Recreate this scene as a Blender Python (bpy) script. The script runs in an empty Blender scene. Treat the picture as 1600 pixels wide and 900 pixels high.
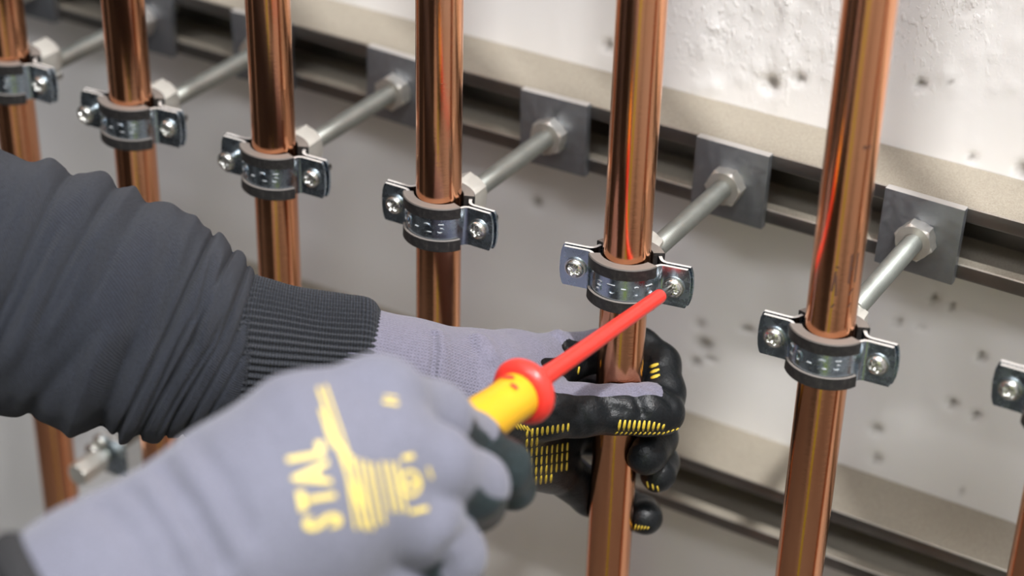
import bpy, bmesh, math, random
import numpy as np
from mathutils import Vector, Matrix
from mathutils.bvhtree import BVHTree
random.seed(4)
RNG = np.random.RandomState(7)
SC = bpy.context.scene
COL = SC.collection
PI = math.pi
MM = 0.001
ZS = 1300.0                       # height of the clamp row above the floor, mm

# ------------------------------------------------------------------ camera
yaw, pitch, roll, CX, CY, CZ, F = -0.529, -0.533, 0.026, 326.928, -689.595, 444.882, 3023.554
cy_, sy_, cp_, sp_, cr_, sr_ = (math.cos(yaw), math.sin(yaw), math.cos(pitch), math.sin(pitch), math.cos(roll), math.sin(roll))
FW = np.array([sy_*cp_, cy_*cp_, sp_])
ri = np.array([cy_, -sy_, 0.0]); up0 = np.cross(ri, FW)
RT = ri*cr_ + up0*sr_
UP = -ri*sr_ + up0*cr_
CAM = np.array([CX, CY, CZ + ZS])
cd = bpy.data.cameras.new('camera'); cam = bpy.data.objects.new('camera', cd); COL.objects.link(cam)
cam.matrix_world = Matrix(((RT[0], UP[0], -FW[0], CAM[0]*MM), (RT[1], UP[1], -FW[1], CAM[1]*MM),
                           (RT[2], UP[2], -FW[2], CAM[2]*MM), (0, 0, 0, 1)))
cd.sensor_width = 36; cd.lens = F/1600*36; cd.clip_start = 0.02; cd.clip_end = 50
cd.dof.use_dof = True; cd.dof.focus_distance = 0.89; cd.dof.aperture_fstop = 4.4
SC.camera = cam

def at(px, py, d):
    """a point d mm deep along the view, under pixel (px, py) of the 1600x900 frame, in world mm"""
    return CAM + d*(FW + (px-800)/F*RT - (py-450)/F*UP)

# ------------------------------------------------------------------ light and exposure
w = bpy.data.worlds.new('world'); SC.world = w; w.use_nodes = True
w.node_tree.nodes['Background'].inputs[0].default_value = (0.8, 0.85, 1.0, 1)
w.node_tree.nodes['Background'].inputs[1].default_value = 0.25
def area(name, loc, target, sx, sy, power, col=(1, 1, 1)):
    l = bpy.data.lights.new(name, 'AREA'); l.shape = 'RECTANGLE'; l.size = sx; l.size_y = sy
    l.energy = power; l.color = col
    o = bpy.data.objects.new(name, l); COL.objects.link(o); o.location = loc
    o.rotation_euler = (Vector(target)-Vector(loc)).to_track_quat('-Z', 'Y').to_euler()
    return o
area('key_lamp', (0.66, -0.52, 1.3+1.62), (0, 0.05, 1.3), 0.08, 0.08, 42, (0.98, 0.97, 0.96))
area('soft_fill_lamp', (-0.3, -0.60, 3.15), (-0.3, -0.60, 0), 2.4, 0.4, 7, (0.92, 0.95, 1.0))
area('soft_fill_lamp', (0.3, -1.6, 3.15), (0.3, -1.0, 1.3), 1.8, 0.4, 40, (0.95, 0.96, 1.0))  # added fill from behind the camera, lifting the lower wall
SC.view_settings.view_transform = 'Standard'; SC.view_settings.look = 'None'
SC.view_settings.gamma = 1; SC.view_settings.use_curve_mapping = False
SC.view_settings.exposure = 0.0

# ------------------------------------------------------------------ materials
def nodes_of(name):
    m = bpy.data.materials.new(name); m.use_nodes = True
    nt = m.node_tree; b = nt.nodes['Principled BSDF']
    return m, nt, b
def N(nt, t, **kw):
    n = nt.nodes.new(t)
    for k, v in kw.items():
        if k in n.inputs: n.inputs[k].default_value = v
        else: setattr(n, k, v)
    return n
def ramp(nt, fac, stops):
    r = nt.nodes.new('ShaderNodeValToRGB'); e = r.color_ramp.elements
    while len(e) < len(stops): e.new(0.5)
    for el, (p, c) in zip(e, stops): el.position = p; el.color = (*c, 1) if len(c) == 3 else c
    nt.links.new(fac, r.inputs[0]); return r.outputs[0]
def coords(nt, scale=(1, 1, 1), rot=(0, 0, 0), kind='Object'):
    tc = nt.nodes.new('ShaderNodeTexCoord'); mp = nt.nodes.new('ShaderNodeMapping')
    mp.inputs['Scale'].default_value = scale; mp.inputs['Rotation'].default_value = rot
    nt.links.new(tc.outputs[kind], mp.inputs[0]); return mp.outputs[0]
def noise(nt, vec, scale, detail=3, rough=0.5):
    n = N(nt, 'ShaderNodeTexNoise', Scale=scale, Detail=detail, Roughness=rough)
    nt.links.new(vec, n.inputs['Vector']); return n.outputs['Fac']
def bump(nt, b, h, strength=0.3, dist=0.001, chain=None):
    n = N(nt, 'ShaderNodeBump', Strength=strength, Distance=dist)
    nt.links.new(h, n.inputs['Height'])
    if chain: nt.links.new(chain, n.inputs['Normal'])
    nt.links.new(n.outputs[0], b.inputs['Normal']); return n.outputs[0]
def mixc(nt, fac, a, b_):
    m = nt.nodes.new('ShaderNodeMix'); m.data_type = 'RGBA'
    for sock, v in ((m.inputs[0], fac), (m.inputs[6], a), (m.inputs[7], b_)):
        if isinstance(v, (tuple, float)): sock.default_value = (*v, 1) if isinstance(v, tuple) and len(v) == 3 else v
        else: nt.links.new(v, sock)
    return m.outputs[2]
def attr(nt, name):
    a = nt.nodes.new('ShaderNodeAttribute'); a.attribute_name = name; return a
def mathn(nt, op, a, b_=None):
    m = nt.nodes.new('ShaderNodeMath'); m.operation = op
    for s, v in ((m.inputs[0], a), (m.inputs[1], b_)):
        if v is None: continue
        if isinstance(v, (int, float)): s.default_value = v
        else: nt.links.new(v, s)
    return m.outputs[0]

def copper():
    m, nt, b = nodes_of('copper'); b.inputs['Metallic'].default_value = 1
    v = coords(nt, (1, 1, 0.12))
    n1 = noise(nt, v, 90, 4)
    c = ramp(nt, n1, [(0.3, (0.74, 0.32, 0.165)), (0.55, (0.83, 0.39, 0.21)), (0.8, (0.88, 0.46, 0.28))])
    # thin scuffs
    v2 = coords(nt, (1, 1, 3.0)); n2 = noise(nt, v2, 160, 6, 0.7)
    sc = ramp(nt, n2, [(0.69, (0, 0, 0)), (0.76, (1, 1, 1))])
    v3 = coords(nt, (1, 1, 1)); n3 = noise(nt, v3, 14, 2)
    sc2 = mathn(nt, 'MULTIPLY', sc, ramp(nt, n3, [(0.55, (0, 0, 0)), (0.65, (1, 1, 1))]))
    nt.links.new(mixc(nt, mathn(nt, 'MULTIPLY', sc2, 0.6), c, (0.85, 0.55, 0.42)), b.inputs['Base Color'])
    rr = ramp(nt, n1, [(0.3, (0.13,)*3), (0.8, (0.2,)*3)])
    nt.links.new(mathn(nt, 'ADD', rr, mathn(nt, 'MULTIPLY', sc2, 0.3)), b.inputs['Roughness'])
    bump(nt, b, n2, 0.12, 0.0004)
    return m
def zinc(name, col, r0, r1, metal=1.0, top_light=0.0):
    m, nt, b = nodes_of(name); b.inputs['Metallic'].default_value = metal
    v = coords(nt); n1 = noise(nt, v, 220, 4, 0.6); n2 = noise(nt, v, 45, 3)
    c2 = tuple(x*0.72 for x in col)
    g = nt.nodes.new('ShaderNodeNewGeometry'); sx = nt.nodes.new('ShaderNodeSeparateXYZ'); nt.links.new(g.outputs['True Normal'], sx.inputs[0])
    d = ramp(nt, sx.outputs[2], [(0.6, (0, 0, 0)), (0.95, (top_light,)*3)])          # upward faces painted paler, as if lit from above
    nt.links.new(mixc(nt, d, ramp(nt, n2, [(0.3, c2), (0.7, col)]), (0.60, 0.57, 0.53)), b.inputs['Base Color'])
    nt.links.new(mathn(nt, 'MULTIPLY', mathn(nt, 'SUBTRACT', 1.0, d), metal), b.inputs['Metallic'])
    nt.links.new(ramp(nt, n1, [(0.3, (r0,)*3), (0.7, (r1,)*3)]), b.inputs['Roughness'])
    bump(nt, b, n1, 0.12, 0.0005)
    return m
def plain(name, col, rough=0.5, metal=0.0, nscale=120, var=0.15, bs=0.15, bd=0.0004, coat=0.0):
    m, nt, b = nodes_of(name); b.inputs['Metallic'].default_value = metal
    b.inputs['Roughness'].default_value = rough; b.inputs['Coat Weight'].default_value = coat
    v = coords(nt); n1 = noise(nt, v, nscale, 4)
    nt.links.new(ramp(nt, n1, [(0.3, tuple(x*(1-var) for x in col)), (0.7, col)]), b.inputs['Base Color'])
    bump(nt, b, n1, bs, bd)
    return m
M = {}
M['copper'] = copper()
M['zinc'] = zinc('blue_zinc', (0.50, 0.59, 0.68), 0.16, 0.34, top_light=0.9)
M['zinc_boss'] = zinc('pale_zinc', (0.78, 0.76, 0.70), 0.35, 0.5, metal=0.75)
M['rod'] = zinc('rod_zinc', (0.46, 0.49, 0.46), 0.4, 0.58)
M['plate'] = zinc('plate_steel', (0.34, 0.365, 0.40), 0.34, 0.6, metal=0.85, top_light=0.8)
M['screw'] = zinc('screw_zinc', (0.80, 0.80, 0.76), 0.18, 0.3)
def dusty(name, col, dust, rough):
    m, nt, b = nodes_of(name); b.inputs['Roughness'].default_value = rough
    v = coords(nt); n2 = noise(nt, v, 500, 4, 0.7); g = nt.nodes.new('ShaderNodeNewGeometry'); sx = nt.nodes.new('ShaderNodeSeparateXYZ')
    nt.links.new(g.outputs['True Normal'], sx.inputs[0])
    d = ramp(nt, sx.outputs[2], [(0.4, (0, 0, 0)), (0.9, (0.85,)*3)])
    d = mathn(nt, 'MAXIMUM', d, mathn(nt, 'MULTIPLY', ramp(nt, n2, [(0.45, (0, 0, 0)), (0.7, (1, 1, 1))]), 0.12))
    nt.links.new(mixc(nt, d, col, dust), b.inputs['Base Color']); bump(nt, b, n2, 0.2, 0.0004); return m
M['rubber'] = dusty('liner_rubber', (0.010, 0.009, 0.009), (0.20, 0.175, 0.155), 0.6)
M['red'] = plain('red_insulation', (0.80, 0.04, 0.028), 0.32, nscale=300, var=0.1, bs=0.08, coat=0.2)
M['yellow'] = plain('yellow_handle', (0.76, 0.42, 0.015), 0.35, nscale=60, var=0.05)
M['steel'] = plain('blade_steel', (0.25, 0.24, 0.23), 0.3, metal=1.0)
M['print'] = plain('yellow_print', (0.72, 0.52, 0.05), 0.5, nscale=500, var=0.25)
M['logo'] = plain('yellow_logo_print', (0.80, 0.62, 0.16), 0.55, nscale=500, var=0.1)
M['ink'] = plain('pipe_ink', (0.10, 0.045, 0.03), 0.45)
M['floor'] = plain('screed', (0.16, 0.15, 0.14), 0.7, nscale=8)
M['ceil'] = plain('ceiling_paint', (0.3, 0.3, 0.3), 0.9, nscale=8)
M['roomwall'] = plain('room_paint', (0.42, 0.41, 0.40), 0.8, nscale=6)
M['reflectorpaint'] = plain('reflector_room_paint', (0.72, 0.70, 0.68), 0.8, nscale=6)  # lighter wall copy, added to brighten reflections in the copper
M['darkpanel'] = plain('dark_panel', (0.03, 0.028, 0.027), 0.6, nscale=6)
M['hivis'] = plain('hivis_paint', (0.62, 0.80, 0.03), 0.6, nscale=20)

def wall_mat():
    m, nt, b = nodes_of('painted_concrete'); b.inputs['Roughness'].default_value = 0.55
    v = coords(nt); n1 = noise(nt, v, 6, 4); n2 = noise(nt, v, 400, 5, 0.6); n3 = noise(nt, v, 60, 4)
    c = ramp(nt, n1, [(0.3, (0.72, 0.71, 0.70)), (0.7, (0.80, 0.795, 0.79))])
    st = attr(nt, 'pit_tone')
    nt.links.new(mixc(nt, st.outputs['Fac'], c, (0.10, 0.075, 0.05)), b.inputs['Base Color'])
    h = bump(nt, b, n3, 0.2, 0.0012)
    h = bump(nt, b, n2, 0.15, 0.0004, h)
    vv = coords(nt, (1, 1, 0.55)); n4 = noise(nt, vv, 300, 2, 0.4); n5 = noise(nt, vv, 520, 2, 0.4)
    bb = mathn(nt, 'ADD', ramp(nt, n4, [(0.56, (0, 0, 0)), (0.68, (1, 1, 1))]), mathn(nt, 'MULTIPLY', ramp(nt, n5, [(0.58, (0, 0, 0)), (0.66, (1, 1, 1))]), 0.5))
    bump(nt, b, mathn(nt, 'MULTIPLY', bb, attr(nt, 'bubbles').outputs['Fac']), 0.42, 0.001, h)
    return m
M['wall'] = wall_mat()
def rail_mat():
    m, nt, b = nodes_of('dusty_galvanised_steel')
    v = coords(nt); n1 = noise(nt, v, 25, 5); n2 = noise(nt, v, 500, 4, 0.7)
    # dust lies on faces that look up
    g = nt.nodes.new('ShaderNodeNewGeometry'); sx = nt.nodes.new('ShaderNodeSeparateXYZ')
    nt.links.new(g.outputs['True Normal'], sx.inputs[0])
    d = ramp(nt, sx.outputs[2], [(0.5, (0, 0, 0)), (0.9, (1, 1, 1))])
    c = ramp(nt, n1, [(0.3, (0.17, 0.165, 0.16)), (0.7, (0.27, 0.26, 0.25))])
    dust = ramp(nt, noise(nt, v, 1500, 4, 0.7), [(0.3, (0.30, 0.265, 0.21)), (0.7, (0.50, 0.455, 0.375))])
    nt.links.new(mixc(nt, d, c, dust), b.inputs['Base Color'])
    nt.links.new(mathn(nt, 'SUBTRACT', 0.95, mathn(nt, 'MULTIPLY', d, 0.6)), b.inputs['Metallic'])
    nt.links.new(mathn(nt, 'ADD', 0.35, mathn(nt, 'MULTIPLY', d, 0.2)), b.inputs['Roughness'])
    bump(nt, b, n2, 0.15, 0.0004)
    return m
M['rail'] = rail_mat()
def glove_mat(name, knit_col, coat_col, pitch_mm):
    m, nt, b = nodes_of(name)
    kn = attr(nt, 'knit'); co = attr(nt, 'coat')
    sx = nt.nodes.new('ShaderNodeSeparateXYZ'); nt.links.new(kn.outputs['Vector'], sx.inputs[0])
    k = 2*PI/pitch_mm
    s1 = mathn(nt, 'SINE', mathn(nt, 'MULTIPLY', sx.outputs[0], k)); s2 = mathn(nt, 'SINE', mathn(nt, 'MULTIPLY', sx.outputs[1], k))
    kh = mathn(nt, 'MULTIPLY', mathn(nt, 'ADD', mathn(nt, 'MULTIPLY', s1, s2), mathn(nt, 'MULTIPLY', s2, 0.6)), sx.outputs[2])
    v = coords(nt); nf = noise(nt, v, 1100, 3, 0.7); ng = noise(nt, v, 700, 4, 0.6)
    kcol = ramp(nt, mathn(nt, 'ADD', mathn(nt, 'MULTIPLY', kh, 0.22), nf), [(0.25, tuple(x*0.62 for x in knit_col)), (0.6, knit_col)])
    ccol = ramp(nt, ng, [(0.35, tuple(x*0.7 for x in coat_col)), (0.7, tuple(x*1.5 for x in coat_col))])
    f = ramp(nt, co.outputs['Fac'], [(0.45, (0, 0, 0)), (0.55, (1, 1, 1))])
    nt.links.new(mixc(nt, f, kcol, ccol), b.inputs['Base Color'])
    nt.links.new(mathn(nt, 'SUBTRACT', 0.9, mathn(nt, 'MULTIPLY', f, 0.54)), b.inputs['Roughness'])
    sh = mathn(nt, 'MULTIPLY', mathn(nt, 'SUBTRACT', 1.0, f), 0.2); nt.links.new(sh, b.inputs['Sheen Weight'])
    h = mathn(nt, 'ADD', mathn(nt, 'MULTIPLY', mathn(nt, 'ADD', kh, nf), mathn(nt, 'SUBTRACT', 1.0, f)),
              mathn(nt, 'MULTIPLY', mathn(nt, 'MULTIPLY', ng, 1.2), f))
    bump(nt, b, h, 0.45, 0.0006); b.inputs['Specular IOR Level'].default_value = 0.36
    return m
M['glove'] = glove_mat('grey_knit_and_black_coating', (0.185, 0.178, 0.235), (0.0055, 0.007, 0.0085), 1.55)
M['glove_near'] = glove_mat('grey_knit_and_green_black_coating', (0.175, 0.178, 0.23), (0.022, 0.034, 0.038), 1.6)
def fabric(name, col, k1, k2):
    m, nt, b = nodes_of(name); b.inputs['Roughness'].default_value = 0.95; b.inputs['Sheen Weight'].default_value = 0.06
    kn = attr(nt, 'knit'); sx = nt.nodes.new('ShaderNodeSeparateXYZ'); nt.links.new(kn.outputs['Vector'], sx.inputs[0])
    s = mathn(nt, 'SINE', mathn(nt, 'ADD', mathn(nt, 'MULTIPLY', sx.outputs[0], k1), mathn(nt, 'MULTIPLY', sx.outputs[1], k2)))
    v = coords(nt); nf = noise(nt, v, 900, 4, 0.7)
    hh = mathn(nt, 'ADD', mathn(nt, 'MULTIPLY', s, 0.24), nf)
    nt.links.new(ramp(nt, hh, [(0.25, tuple(x*0.3 for x in col)), (0.75, tuple(x*1.25 for x in col))]), b.inputs['Base Color'])
    bump(nt, b, hh, 1.0, 0.0012)
    return m
M['hoodie'] = fabric('dark_grey_sweatshirt', (0.022, 0.027, 0.042), 3.6, 5.2)
M['ribs'] = fabric('dark_grey_ribbing', (0.026, 0.030, 0.040), 5.0, 0.0)
M['hem'] = plain('black_hem', (0.02, 0.02, 0.022), 0.9, nscale=600)

# ------------------------------------------------------------------ mesh helpers (all builders work in mm)
def link(name, verts, faces, mat, parent=None, smooth=True, loc=None, attrs=None):
    """one mesh object; verts in mm, world mm unless loc is given"""
    me = bpy.data.meshes.new(name)
    V = np.asarray(verts, float).reshape(-1, 3)
    base = np.zeros(3)
    if parent is not None: base = np.array(parent['_at'])
    V = (V-base)*MM
    if isinstance(faces, np.ndarray) and faces.ndim == 2:
        nf, k = faces.shape
        me.vertices.add(len(V)); me.vertices.foreach_set('co', V.astype(np.float32).ravel())
        me.loops.add(nf*k); me.loops.foreach_set('vertex_index', faces.astype(np.int32).ravel())
        me.polygons.add(nf); me.polygons.foreach_set('loop_start', np.arange(0, nf*k, k, dtype=np.int32))
        me.update(calc_edges=True)
    else:
        me.from_pydata(V.tolist(), [], [tuple(int(i) for i in f) for f in faces]); me.update()
    me.validate()
    me.polygons.foreach_set('use_smooth', np.full(len(me.polygons), smooth)); 
    if attrs:
        for k, a in attrs.items():
            a = np.asarray(a, np.float32)
            if a.ndim == 1: me.attributes.new(k, 'FLOAT', 'POINT').data.foreach_set('value', a)
            else: me.attributes.new(k, 'FLOAT_VECTOR', 'POINT').data.foreach_set('vector', a.ravel())
    me.materials.append(mat)
    o = bpy.data.objects.new(name, me); COL.objects.link(o)
    if parent is not None: o.parent = parent
    return o
def sharp(o, deg=35):
    me = o.data
    bm = bmesh.new(); bm.from_mesh(me)
    for e in bm.edges:
        if len(e.link_faces) == 2 and e.calc_face_angle(0) > math.radians(deg): e.smooth = False
    bm.to_mesh(me); bm.free(); return o
def thing(name, label, cat, at_mm, group=None):
    o = bpy.data.objects.new(name, None); COL.objects.link(o); o.empty_display_size = 0.01
    o.location = [c*MM for c in at_mm]; o['_at'] = [float(c) for c in at_mm]
    o['label'] = label; o['category'] = cat
    if group: o['group'] = group
    return o
def tag(o, label, cat, group=None):
    o['label'] = label; o['category'] = cat
    if group: o['group'] = group
    return o
def struct(o): o['kind'] = 'structure'; return o
def boxg(x0, x1, y0, y1, z0, z1, bev=0.0):
    if bev:
        bm = bmesh.new(); bmesh.ops.create_cube(bm, size=1)
        for v in bm.verts: v.co = Vector(((x0+x1)/2+v.co.x*(x1-x0), (y0+y1)/2+v.co.y*(y1-y0), (z0+z1)/2+v.co.z*(z1-z0)))
        bmesh.ops.bevel(bm, geom=bm.edges[:], offset=bev, segments=2, affect='EDGES', profile=0.6)
        bm.verts.index_update(); V = [tuple(v.co) for v in bm.verts]; Fc = [[v.index for v in f.verts] for f in bm.faces]; bm.free()
        return V, Fc
    V = [(x, y, z) for x in (x0, x1) for y in (y0, y1) for z in (z0, z1)]
    return V, [(0, 1, 3, 2), (4, 6, 7, 5), (0, 4, 5, 1), (2, 3, 7, 6), (0, 2, 6, 4), (1, 5, 7, 3)]
def join(*gs):
    V, Fc = [], []
    for v, f in gs:
        b = len(V); V += [tuple(p) for p in v]; Fc += [tuple(i+b for i in q) for q in f]
    return V, Fc
def xf(g, fn): return [fn(*p) for p in g[0]], g[1]
def revolve(prof, seg=48, rfun=None, cap=True):
    """prof: list of (r, h); axis = +Z(h).  rfun(theta, r, k) may change the radius"""
    V = []; Fc = []
    for k, (r, h) in enumerate(prof):
        for j in range(seg):
            t = 2*PI*j/seg; rr = rfun(t, r, k) if rfun else r
            V.append((rr*math.cos(t), rr*math.sin(t), h))
    for k in range(len(prof)-1):
        for j in range(seg):
            a = k*seg+j; b = k*seg+(j+1) % seg
            Fc.append((a, b, b+seg, a+seg))
    if cap:
        Fc.append(tuple(range(seg-1, -1, -1))); n = (len(prof)-1)*seg; Fc.append(tuple(range(n, n+seg)))
    return V, Fc
def along(g, p0, d, ref=(0, 0, 1)):
    """map +Z of a revolved shape onto direction d from p0"""
    d = np.array(d, float); d /= np.linalg.norm(d); ref = np.array(ref, float)
    a = np.cross(ref, d); a /= np.linalg.norm(a); b = np.cross(d, a); p0 = np.array(p0, float)
    return [tuple(p0+x*a+y*b+z*d) for x, y, z in g[0]], g[1]

# ------------------------------------------------------------------ the setting
XP = [-394.4, -309.2, -216.4, -118.1, -16.06, 84.2, 190.0]     # pipe axes along the wall
L = 114.5                                                        # front of the rails
WY = L+41.5                                                      # face of the wall
def sm_(x): return np.clip(x*3+.5, 0, 1)
def build_wall():
    x0, x1, z0, z1, st = -1350, 520, -420, 330, 2.6
    xs = np.arange(x0, x1+1, st); zs = np.arange(z0, z1+1, st)
    X, Z = np.meshgrid(xs, zs, indexing='ij')
    def nz(fx, fz, k=5, seed=0):
        r = np.random.RandomState(seed); a = np.zeros_like(X)
        for i in range(k):
            th = r.rand()*6.28; s = (1+r.rand()); a += np.sin((X*math.cos(th)/fx+Z*math.sin(th)/fz)*s+r.rand()*6.28)
        return a/k
    D = nz(60, 90, 6, 1)*0.6+nz(14, 22, 6, 2)*0.12                 # depth into the wall
    pit_tone = np.zeros_like(X)  # darker brown tone centred on each pit
    def pit(cx, cz, rx, rz, dep, st_=0.9, ang=0.0):
        u = (X-cx)*math.cos(ang)+(Z-cz)*math.sin(ang); v = -(X-cx)*math.sin(ang)+(Z-cz)*math.cos(ang)
        q = (u/rx)**2+(v/rz)**2; g = np.exp(-q**1.5)
        D[:] += dep*g; pit_tone[:] = np.maximum(pit_tone, st_*np.exp(-(q/0.8)**1.5))
    def onwall(px, py):
        d = FW+(px-800)/F*RT-(py-450)/F*UP; t = (WY-CAM[1])/d[1]; p = CAM+t*d; return p[0], p[2]-ZS
    for px, py, rx, rz, dep, s_ in [(1204, 132, 4.5, 4.5, 4, .75), (1248, 124, 3.4, 3, 3, .7), (1438, 132, 2.6, 3, 3, .9), (1507, 15, 1.8, 1.8, 2, .8),
            (950, 72, 3.2, 3.4, 3, .75), (1168, 514, 4.0, 2.2, 3, .85), (1100, 538, 5.5, 4, 3, .8), (1094, 507, 3.2, 3.2, 2, .5), (1086, 566, 3, 3.2, 3, .7),
            (1459, 467, 2.6, 3, 3, .85), (1487, 479, 2.2, 2.6, 2, .7), (1533, 558, 2.4, 3, 3, .85), (1488, 631, 2.8, 3, 3, .85), (1524, 650, 2.6, 3, 3, .8),
            (1404, 503, 2.2, 3, 2, .6), (1369, 671, 3.4, 3.2, 3, .7), (1370, 717, 3, 3.6, 2, .6), (1503, 768, 2, 3, 1.6, .4), (838, 318, 3.8, 3.8, 3, .7),
            (1520, 245, 2, 2, 2, .7), (1598, 268, 4, 5, 3, .7), (1487, 128, 1.6, 1.2, 1, .5), (1110, 560, 5, 1.8, 2, .6), (1440, 510, 2, 2, 1.5, .3)]:
        cx, cz = onwall(px, py); pit(cx, cz, rx, rz, dep, s_, RNG.rand()-.5)
    for i in range(26):
        pit(-1300+RNG.rand()*850, -400+RNG.rand()*700, 1.8+RNG.rand()*2, 2+RNG.rand()*2, 2, 0.5+0.3*RNG.rand())
    # paint bubbles and drips near the top right, a raised board seam
    bub = np.zeros_like(X)
    for px, py, r_ in ((1250, -20, 45), (1180, 30, 30), (1290, 70, 28), (1215, 110, 14), (1150, -30, 50), (1020, 40, 22), (1090, 80, 16), (1400, -60, 50), (1440, 20, 20), (1330, 130, 14)):
        cx, cz = onwall(px, py); bub = np.maximum(bub, np.exp(-(((X-cx)**2+((Z-cz)*.8)**2)/r_**2)**1.5))
    bub = bub*(0.35+0.65*sm_(nz(9, 14, 6, 9)+.1))
    for i in range(150):
        px = 1090+RNG.rand()*520; py = RNG.rand()**1.6*250-110; cx, cz = onwall(px, py); r_ = 1.4+RNG.rand()*2.4
        q = ((X-cx)/r_)**2+((Z-cz)/(r_*(1+RNG.rand())))**2
        D -= (0.3+RNG.rand()*0.9)*np.exp(-q)*(1 if RNG.rand() < .9 else -.3)
    for px0, a_, w_, za, zb in ((1222, 1.5, 2.2, 10, 330), (1250, .5, 1.5, 60, 330), (1530, .5, 2, 40, 330), (1480, .4, 1.5, 40, 330), (500, .7, 5, -420, 60), (870, .3, 3, -420, 330), (1100, .35, 4, -420, 330), (1500, .3, 3, -420, 60)):
        cx, cz = onwall(px0, 90)
        if zb < 100: cx, cz = onwall(px0, 350)
        D -= a_*np.exp(-((X-cx-0.6*np.sin(Z/13))/w_)**2)*np.clip((Z-za)/30, 0, 1)*np.clip((zb-Z)/20, 0, 1)*(0.6+.4*np.sin(Z/7+px0))
    V = np.stack([X, WY+D, Z+ZS], -1).reshape(-1, 3)
    n1, n2 = X.shape; i = np.arange(n1*n2).reshape(n1, n2)
    Q = np.stack([i[:-1, :-1], i[1:, :-1], i[1:, 1:], i[:-1, 1:]], -1).reshape(-1, 4)
    # plain margins around the detailed part, and a body behind it
    bx = [(-2200, x0, 0, 3200), (x1, 2000, 0, 3200), (x0, x1, 0, z0+ZS), (x0, x1, z1+ZS, 3200)]
    V = V.tolist(); Fc = Q.tolist(); st = pit_tone.ravel().tolist()
    for a, b, c, d in bx:
        k = len(V); V += [(a, WY, c), (b, WY, c), (b, WY, d), (a, WY, d)]; Fc.append((k, k+1, k+2, k+3)); st += [0]*4
    g = boxg(-2200, 2000, WY+12, WY+200, 0, 3200); k = len(V); V += g[0]; Fc += [tuple(i+k for i in f) for f in g[1]]; st += [0]*8
    struct(link('wall_back', V, np.array(Fc), M['wall'], attrs={'pit_tone': np.array(st), 'bubbles': np.concatenate([bub.ravel(), np.zeros(len(V)-bub.size)])}))
build_wall()
RX0, RX1, RYF = -2200, 2000, -1900
struct(link('floor', *boxg(RX0, RX1, RYF, WY+200, -100, 0), M['floor'], smooth=False))
struct(link('ceiling', *boxg(RX0, RX1, RYF, WY+200, 3200, 3300), M['ceil'], smooth=False))
struct(link('wall_left', *boxg(RX0-100, RX0, RYF, WY+200, 0, 3200), M['roomwall'], smooth=False))
struct(link('wall_right', *boxg(RX1, RX1+100, RYF, WY+200, 0, 3200), M['reflectorpaint'], smooth=False))
struct(link('wall_front', *boxg(RX0, RX1, RYF-100, RYF, 0, 3200), M['reflectorpaint'], smooth=False))
struct(link('added_dark_panel_1', *boxg(-1900, 150, RYF, RYF+30, 0, 2300), M['darkpanel'], smooth=False))  # unseen dark panels added so the copper mirrors dark bands
struct(link('added_dark_panel_2', *boxg(RX0, RX0+30, -1700, -300, 0, 2100), M['darkpanel'], smooth=False))
tag(link('hivis_stand_in', *boxg(265, 400, -860, -845, 0, 1760, 3), M['hivis']), 'added lime yellow board, out of view, standing in for a hi-vis vest mirrored in the copper', 'board')  # unseen board added to put a hi-vis streak into the copper

def rail(zc, label):
    zc += ZS; h = 19.6; t = 2.4; lip = 8.5; x0, x1 = -1300, 480; cur = 6.5
    # C profile in (y, z), open to the front
    p = [(L+cur, -h+lip), (L, -h+lip), (L, -h), (WY-.1, -h), (WY-.1, h), (L, h), (L, h-lip), (L+cur, h-lip)]
    q = [(L+cur, -h+lip-t*.8), (L+t, -h+lip-t*.8), (L+t, -h+t), (WY-t, -h+t), (WY-t, h-t), (L+t, h-t), (L+t, h-lip+t*.8), (L+cur, h-lip+t*.8)]
    ring = p+q[::-1]; n = len(ring)
    bm = bmesh.new()
    a = [bm.verts.new((x0, y, z+zc)) for y, z in ring]; b = [bm.verts.new((x1, y, z+zc)) for y, z in ring]
    long_ = []
    for i in range(n): bm.faces.new((a[i], a[(i+1) % n], b[(i+1) % n], b[i]))
    bm.faces.new(a[::-1]); bm.faces.new(b)
    bm.edges.ensure_lookup_table()
    ed = [e for e in bm.edges if abs((e.verts[0].co-e.verts[1].co).x) > 10 and abs(e.verts[0].co.y-L) < .01]
    bmesh.ops.bevel(bm, geom=ed, offset=1.6, segments=3, affect='EDGES', profile=0.5)
    bmesh.ops.recalc_face_normals(bm, faces=bm.faces[:])
    bm.verts.index_update()
    o = link('mounting_rail', [tuple(v.co) for v in bm.verts], [[v.index for v in f.verts] for f in bm.faces], M['rail']); bm.free()
    sharp(o, 30)
    tag(o, label, 'rail')
rail(0, 'upper slotted steel channel rail on the wall, carrying the square washer plates')
rail(-196, 'lower slotted steel channel rail on the wall, without plates, at the bottom right')

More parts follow.
